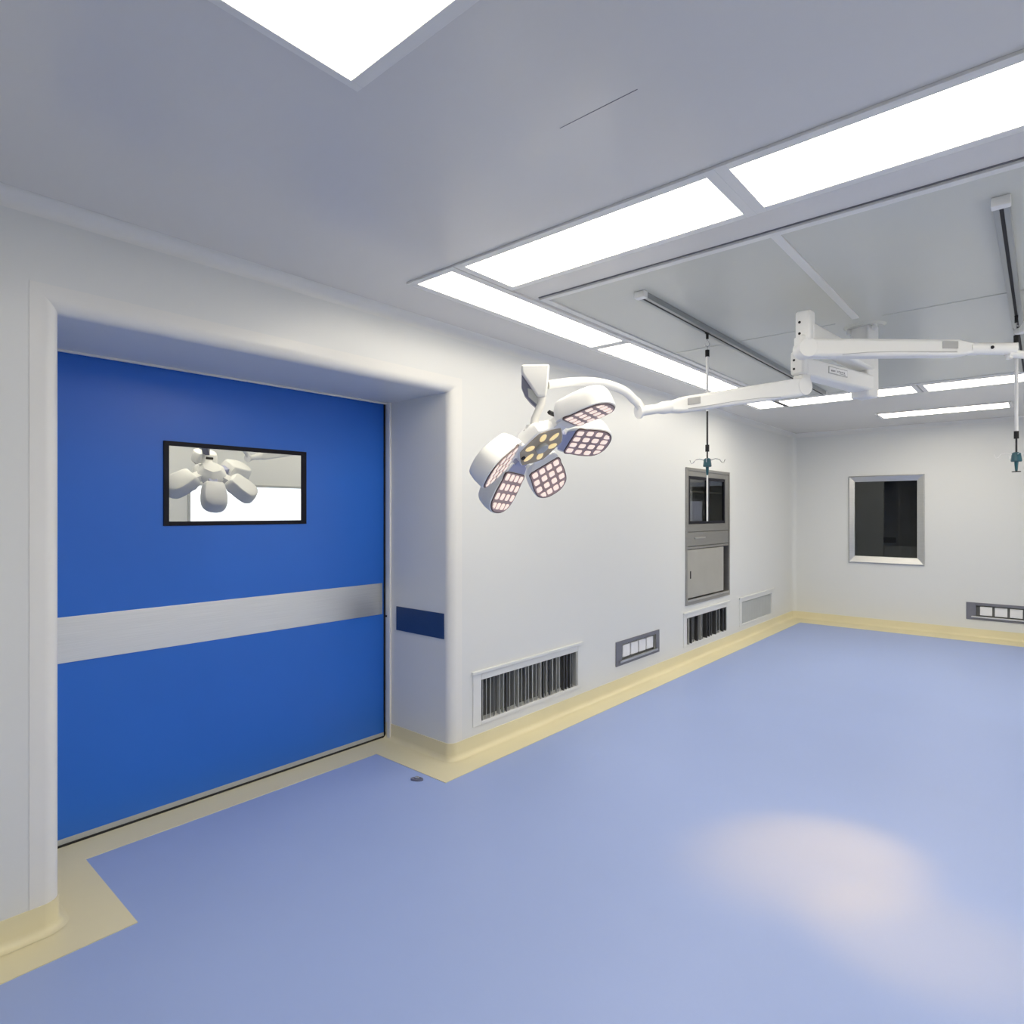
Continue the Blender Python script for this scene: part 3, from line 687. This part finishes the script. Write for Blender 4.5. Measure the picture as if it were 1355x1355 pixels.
def yoke(root, B, S, zt, Rv, Fv):
    def Q(a, b, z): return V((B.x, B.y, 0)) + Rv * a + Fv * b + V((0, 0, z))
    mb = MB()
    mb.loft([[Q(-.062, -.035, zt), Q(.058, -.045, zt), Q(.062, .05, zt), Q(-.062, .05, zt)],
             [Q(-.060, -.035, zt - .035), Q(.056, -.045, zt - .035), Q(.060, .05, zt - .035), Q(-.060, .05, zt - .035)],
             [Q(-.022, -.035, zt - .090), Q(.050, -.045, zt - .090), Q(.054, .05, zt - .090), Q(-.022, .05, zt - .090)],
             [Q(.008, -.030, zt - .135), Q(.042, -.035, zt - .135), Q(.046, .03, zt - .135), Q(.008, .03, zt - .135)]])
    yk = mb.build('yoke', 'white', root, bevel=.008, seg=3)
    mb = MB()
    poly = [(-.060, -.03), (-.060, -.088), (-.045, -.125), (-.020, -.155), (.010, -.182), (.020, -.178), (.020, -.03)]
    mb.prism([Q(a, .0, zt + z) for a, z in poly], Fv * .045)
    mb.build('rear_cover', 'slate', yk, bevel=.004)['label'] = 'dark slate cover'
    mb = MB(); mb.prism([Q(a, -.001, zt + z) for a, z in ((-.034, -.095), (.012, -.110), (.012, -.170), (-.030, -.132))], -Fv * .003); mb.build('cover_inlay', 'lgrey', yk)
    mb = MB(); mb.tube([Q(.026, 0, zt - .11), Q(.026, 0, zt - .16), V((S.x, S.y, S.z + .04)) + Rv * .012, V(S) + Rv * .004], [.019, .0175, .0165, .0165], 16)
    mb.tube([V(S) + V((0, 0, .012)), V(S) - V((0, 0, .012))], [.026, .03], 16)
    mb.build('stem', 'trim', root)
yoke(lampA, B0, S0, 2.128, Rv, Fv)
lamp_head(lampA, Hc, exA, eyA, nA)
mb = MB(); q = S0 - nA * -.012; mb.tube([S0 + nA * .035, S0], [.05, .035], 20); mb.build('neck_housing', 'white', lampA)

# ---- lamp B
ZKB = 2.288
J, E, dl, s_ = spring(lampB, JB, ZKB, (-.262, 3.700), .046, .044, .040, 2.287)
mb = MB(); e2 = E + dl * .20; mb.tube([E - dl * .02, E + dl * .02, E + dl * .03, e2], [.031, .031, .029, .029], 20); mb.build('wrist_collar', 'white', lampB)
mb = MB(); p = E + dl * .075 + s_ * .028; mb.cyl(p, p + s_ * .004, .008, 12); mb.build('cap_screw', 'black', lampB)
mb = MB(); mb.cyl(e2 - V((0, 0, .048)) - dl * .022, e2 + V((0, 0, .012)) - dl * .022, .014, 14); mb.build('lock_pin', 'white', lampB)
HB = V((.36, 4.52, 2.28)); nB = (V((-.80, 2.90, 0)) - HB).normalized()
exB = V((-.3, .95, 0)); exB = (exB - nB * exB.dot(nB)).normalized(); eyB = exB.cross(nB)
yd = exB * .5 - eyB * .866
SB_ = HB - nB * .085
dB = 2.96; CB = V((0, 0, 0)) + Rv * (1389 - 677.5) / 815.2 * dB + Fv * dB      # plan position of the elbow cover
t0 = e2 - dl * .03 - V((0, 0, .022))
P_ = [t0, t0 + Rv * .12 - V((0, 0, .008)), CB + Rv * .13 + V((0, 0, 2.255)), CB + Rv * .19 + Fv * .02 + V((0, 0, 2.33)), CB + Rv * .16 + Fv * .02 + V((0, 0, 2.42)), CB + Rv * .05 + V((0, 0, 2.43))]
pts = []
for i in range(len(P_) - 1):
    p0, p1_, p2_, p3 = P_[max(0, i - 1)], P_[i], P_[i + 1], P_[min(len(P_) - 1, i + 2)]
    for k in range(6):
        t = k / 6; pts.append(0.5 * ((2 * p1_) + (p2_ - p0) * t + (2 * p0 - 5 * p1_ + 4 * p2_ - p3) * t * t + (3 * p1_ - p0 - 3 * p2_ + p3) * t ** 3))
pts.append(P_[-1])
mb = MB(); mb.tube(pts, .019, 18); mb.build('curved_tube', 'white', lampB)
def QB(a, b, z): return CB + Rv * a + Fv * b + V((0, 0, z))
mb = MB(); mb.loft([[QB(-k, -.05, z), QB(k, -.05, z), QB(k, .06, z), QB(-k, .06, z)] for k, z in ((.105, 2.372), (.105, 2.398), (.055, 2.475), (.03, 2.49))])
mb.build('yoke', 'white', lampB, bevel=.008, seg=3)
mb = MB(); mb.tube([QB(.03, .05, 2.43), QB(.05, .25, 2.44), SB_ + V((-.02, -.25, .10)), SB_ + V((0, 0, .03)), SB_], .017, 16); mb.build('stem', 'trim', lampB)
lamp_head(lampB, HB, exB, eyB, nB)

def spot(name, p, aim, root, energy, size, blend, rad):
    l = bpy.data.lights.new(name, 'SPOT'); l.energy = energy; l.spot_size = math.radians(size); l.spot_blend = blend
    l.color = (1.0, .50, .03); l.shadow_soft_size = rad
    o = bpy.data.objects.new(name, l); COL.objects.link(o); o.parent = root
    o.location = V(p) - root.location; o.rotation_euler = (V(aim) - V(p)).to_track_quat('-Z', 'Y').to_euler()
spot('lamp_beam', HB + nB * .10, (-.75, 2.89, 0), lampB, 320, 19, 1.0, .06)
spot('lamp_beam', Hc + nA * .10, (-.34, 2.57, 0), lampA, 95, 21, 1.0, .06)

# ------------------------------------------------------------------ world, camera, colour management
w = bpy.data.worlds.new('World'); scene.world = w; w.use_nodes = True
bg = w.node_tree.nodes['Background']; bg.inputs['Color'].default_value = (.02, .02, .02, 1); bg.inputs['Strength'].default_value = 1
cam = bpy.data.cameras.new('camera'); cam.sensor_width = 36; cam.lens = 815.2 / 1355 * 36; cam.clip_start = .02
co = bpy.data.objects.new('camera', cam); COL.objects.link(co)
co.location = (0, 0, 1.5); co.rotation_euler = (math.radians(90), 0, .7121)
scene.camera = co
vs = scene.view_settings
vs.view_transform = 'Standard'; vs.look = 'None'; vs.gamma = 1.0; vs.exposure = 0.09; vs.use_curve_mapping = False
scene.cycles.max_bounces = 10; scene.cycles.diffuse_bounces = 6; scene.cycles.glossy_bounces = 5
